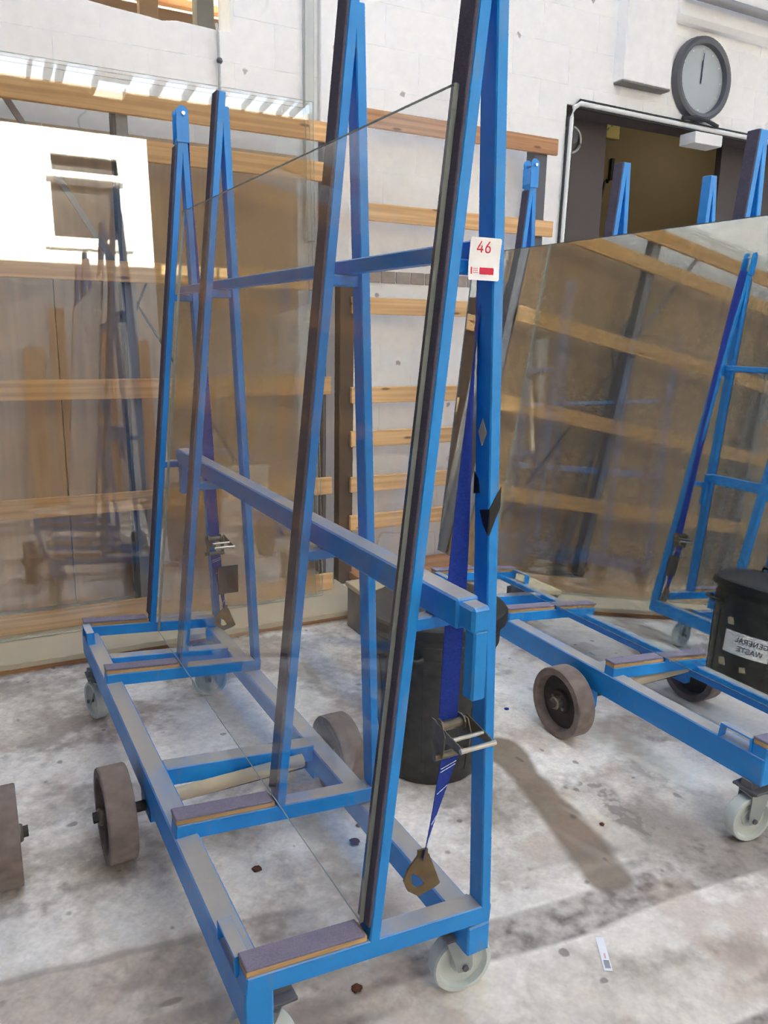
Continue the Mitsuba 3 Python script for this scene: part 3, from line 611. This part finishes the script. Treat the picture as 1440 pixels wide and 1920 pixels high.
struct('trim_2', cbox(4.471, 9.4, YW-0.09, YW+0.01, 3.665, 4.0, 0.03), 'white_wall')
part('trim_1', 'raw_underside', cbox(4.032, 4.468, YW-0.099, YW-0.01, 3.202, 3.216, 0.003), 'grime_grey')
single('steel_pipe', tube([(4.50, YW-0.16, 3.80), (9.3, YW-0.16, 3.79)], 0.030, 14), 'grey_steel', 'grey steel pipe along the wall at the top right above the clock', 'pipe', smooth=40)
# doorway
struct('trim_3', cbox(3.655, 8.2, YW+0.002, YW+0.222, 3.027, 3.035, 0.001), 'dark_door')
struct('door_1', cbox(3.36, 4.262, 4.72, 4.78, 0.0, 3.12, 0.004), 'dark_door')
struct('door_2', cbox(5.47, 8.3, 4.72, 4.78, 0.0, 3.12, 0.004), 'dark_door')
dc = thing('door_conduit', 'pale conduit with a black cable running up and over the dark doorway', 'conduit')
run = [(3.662, YW-0.022, 1.2), (3.668, YW-0.022, 2.2), (3.682, YW-0.022, 2.95), (3.70, YW-0.022, 3.015), (3.75, YW-0.022, 3.045), (4.3, YW-0.022, 3.04), (5.0, YW-0.022, 3.035), (8.2, YW-0.022, 3.02)]
part(dc, 'pipe', tube(run, 0.016, 10), 'white_plastic', 40)
part(dc, 'cable', tube([(x-(0.022 if i < 3 else 0.0), y+0.006, z+(0.024 if i > 3 else 0.0)) for i, (x, y, z) in enumerate(run)], 0.008, 8), 'cable_black', 40)
part(dc, 'cable', tube([(x+(0.022 if i < 3 else 0.0), y+0.006, z-(0.024 if i > 3 else 0.0)) for i, (x, y, z) in enumerate(run)], 0.008, 8), 'cable_black', 40)
jb = thing('junction_box', 'white junction box hanging under the doorway lintel below the clock', 'box')
part(jb, 'body', cbox(4.70, 4.975, 4.30, 4.446, 2.895, 2.972, 0.004), 'white_plastic')
part(jb, 'cable', tube([(4.66, YW-0.05, 3.07), (4.70, YW-0.06, 3.075), (4.80, YW-0.07, 3.085), (4.90, YW-0.06, 3.08), (5.02, YW-0.05, 3.06)], 0.014, 8), 'cable_black', 40)
rg = thing('door_ring', 'pale metal ring fixed on the dark sliding door beside the conduit', 'ring')
part(rg, 'ring', tube([(3.925+0.085*math.cos(a), 4.708, 2.90+0.085*math.sin(a)) for a in np.linspace(0, 2*math.pi, 33)[:-1]], 0.010, 8, closed=True), 'galvanised', 40)
part(rg, 'cup', moved(lathe([(0, 0), (0.05, 0), (0.05, 0.05), (0.035, 0.055), (0, 0.055)], 24), axis_to((0, -1, 0), (3.905, 4.7195, 2.91))), 'dark_steel', 40)
sg = thing('yellow_sign', 'small yellow sign with green marks high in the room beyond the doorway', 'sign')
part(sg, 'board', cbox(5.50, 5.815, 6.262, 6.30, 3.415, 3.565, 0.003), 'yellow_sign')
for x, z in ((5.60, 3.45), (5.66, 3.49), (5.71, 3.53)):
    part(sg, 'leaf_mark', extr(Polygon([(x-0.016, z-0.012), (x+0.004, z-0.014), (x+0.018, z+0.014), (x, z+0.012)]), 0.002, 'xz', 6.2595), 'green_print')
tl = thing('hanging_tool', 'thin black tool hanging on the brown wall beyond the doorway', 'tool')
part(tl, 'grip', tube([(5.77, 6.285, 3.24), (5.76, 6.285, 3.05), (5.72, 6.285, 3.03)], 0.022, 8), 'cable_black', 40)
part(tl, 'blade', bar((5.70, 6.287, 3.03), (5.64, 6.287, 2.76), 0.018, 0.012, up=(0, 1, 0)), 'cable_black')
# loft seen through the hole
ls = thing('loft_roof', 'bright corrugated roof sheet seen through the hole in the upper wall', 'roof')
xs_ = np.linspace(0.1, 2.0, 160); zz = 3.60-0.5*0.0+0.02*np.abs(((xs_/0.076) % 1)*2-1)
V = np.concatenate([np.stack([xs_, np.full(160, 4.69), zz+0.02], 1), np.stack([xs_, np.full(160, 5.34), zz-0.06], 1)])
Fc = [[i, i+1, i+160] for i in range(159)]+[[i+1, i+161, i+160] for i in range(159)]
scene['grp_sheet'] = {'type': 'principledthin', 'base_color': rgb(0.50, 0.50, 0.40), 'roughness': 0.6, 'diff_trans': 0.5}
part(ls, 'sheet', trimesh.Trimesh(V, Fc, process=False), 'grp_sheet')
part(ls, 'glazing', trimesh.Trimesh(np.array([(0.2, 5.345, 3.38), (1.9, 5.345, 3.38), (1.9, 5.345, 3.62), (0.2, 5.345, 3.62)]), [[0, 1, 2], [0, 2, 3]], process=False), 'grp_sheet')
part(ls, 'purlin', cbox(0.2, 1.9, 5.16, 5.22, 3.40, 3.44, 0.004), 'timber_old')
part(ls, 'post', cbox(1.27, 1.365, 4.68, 4.78, 2.7, 3.6, 0.004), 'grime_grey')
part(ls, 'post', cbox(1.05, 1.16, 5.1, 5.16, 2.7, 3.5, 0.004), 'dark_brown')

# ------------------------------------------------------------------ litter on the floor
lt = thing('paper_strip', 'white printed paper strip lying on the concrete at lower right', 'paper')
o = np.array([1.32, 1.242, 0.0]); e1 = np.array([0.052, 0.086, 0])/0.1005; e2 = np.array([-e1[1], e1[0], 0])
Mp = np.eye(4); Mp[:3, 0], Mp[:3, 1], Mp[:3, 3] = e1, e2, o+np.array([0, 0, 0.001])
part(lt, 'sheet', moved(cbox(-0.056, 0.056, -0.0105, 0.0105, 0, 0.0012, 0), Mp), 'paper')
part(lt, 'print_block', moved(cbox(-0.048, -0.022, -0.008, 0.0065, 0.0012, 0.0016, 0), Mp), 'ink_grey')
part(lt, 'print_line', moved(cbox(-0.016, 0.0, -0.003, 0.001, 0.0012, 0.0016, 0), Mp), 'pink_print')
def lump(x, y, r, label, mt='rust_lump', cat_='debris', name='debris_lump', flat=0.45):
    m = trimesh.creation.icosphere(3, 1.0); v = m.vertices
    v = v*(0.75+0.6*meshkit.noise(v*2.2+x*9, 3))[:, None]; v = v*np.array([1, 1, flat])*r; v[:, 2] -= v[:, 2].min(); m.vertices = v+np.array([x, y, 0.0])
    single(name, m, mt, label, cat_, smooth=60)
lump(0.702, 1.424, 0.012, 'rust-brown lump on the floor under the near end of the nearest trolley')
lump(0.628, 1.947, 0.013, 'flat brown fleck on the floor inside the nearest trolley frame', flat=0.15)
lump(0.937, 1.927, 0.014, 'dark crumpled leaf scrap on the floor beside the long strap', flat=0.5)
lump(0.985, 2.0, 0.007, 'tiny brown crumb on the floor in front of the black bin', flat=0.6)
lump(1.901, 2.452, 0.009, 'small bright blue scrap on the floor near the dark wheel', mt='webbing', flat=0.3)
lump(1.70, 1.66, 0.007, 'small dark crumb on the damp floor stain', flat=0.5)
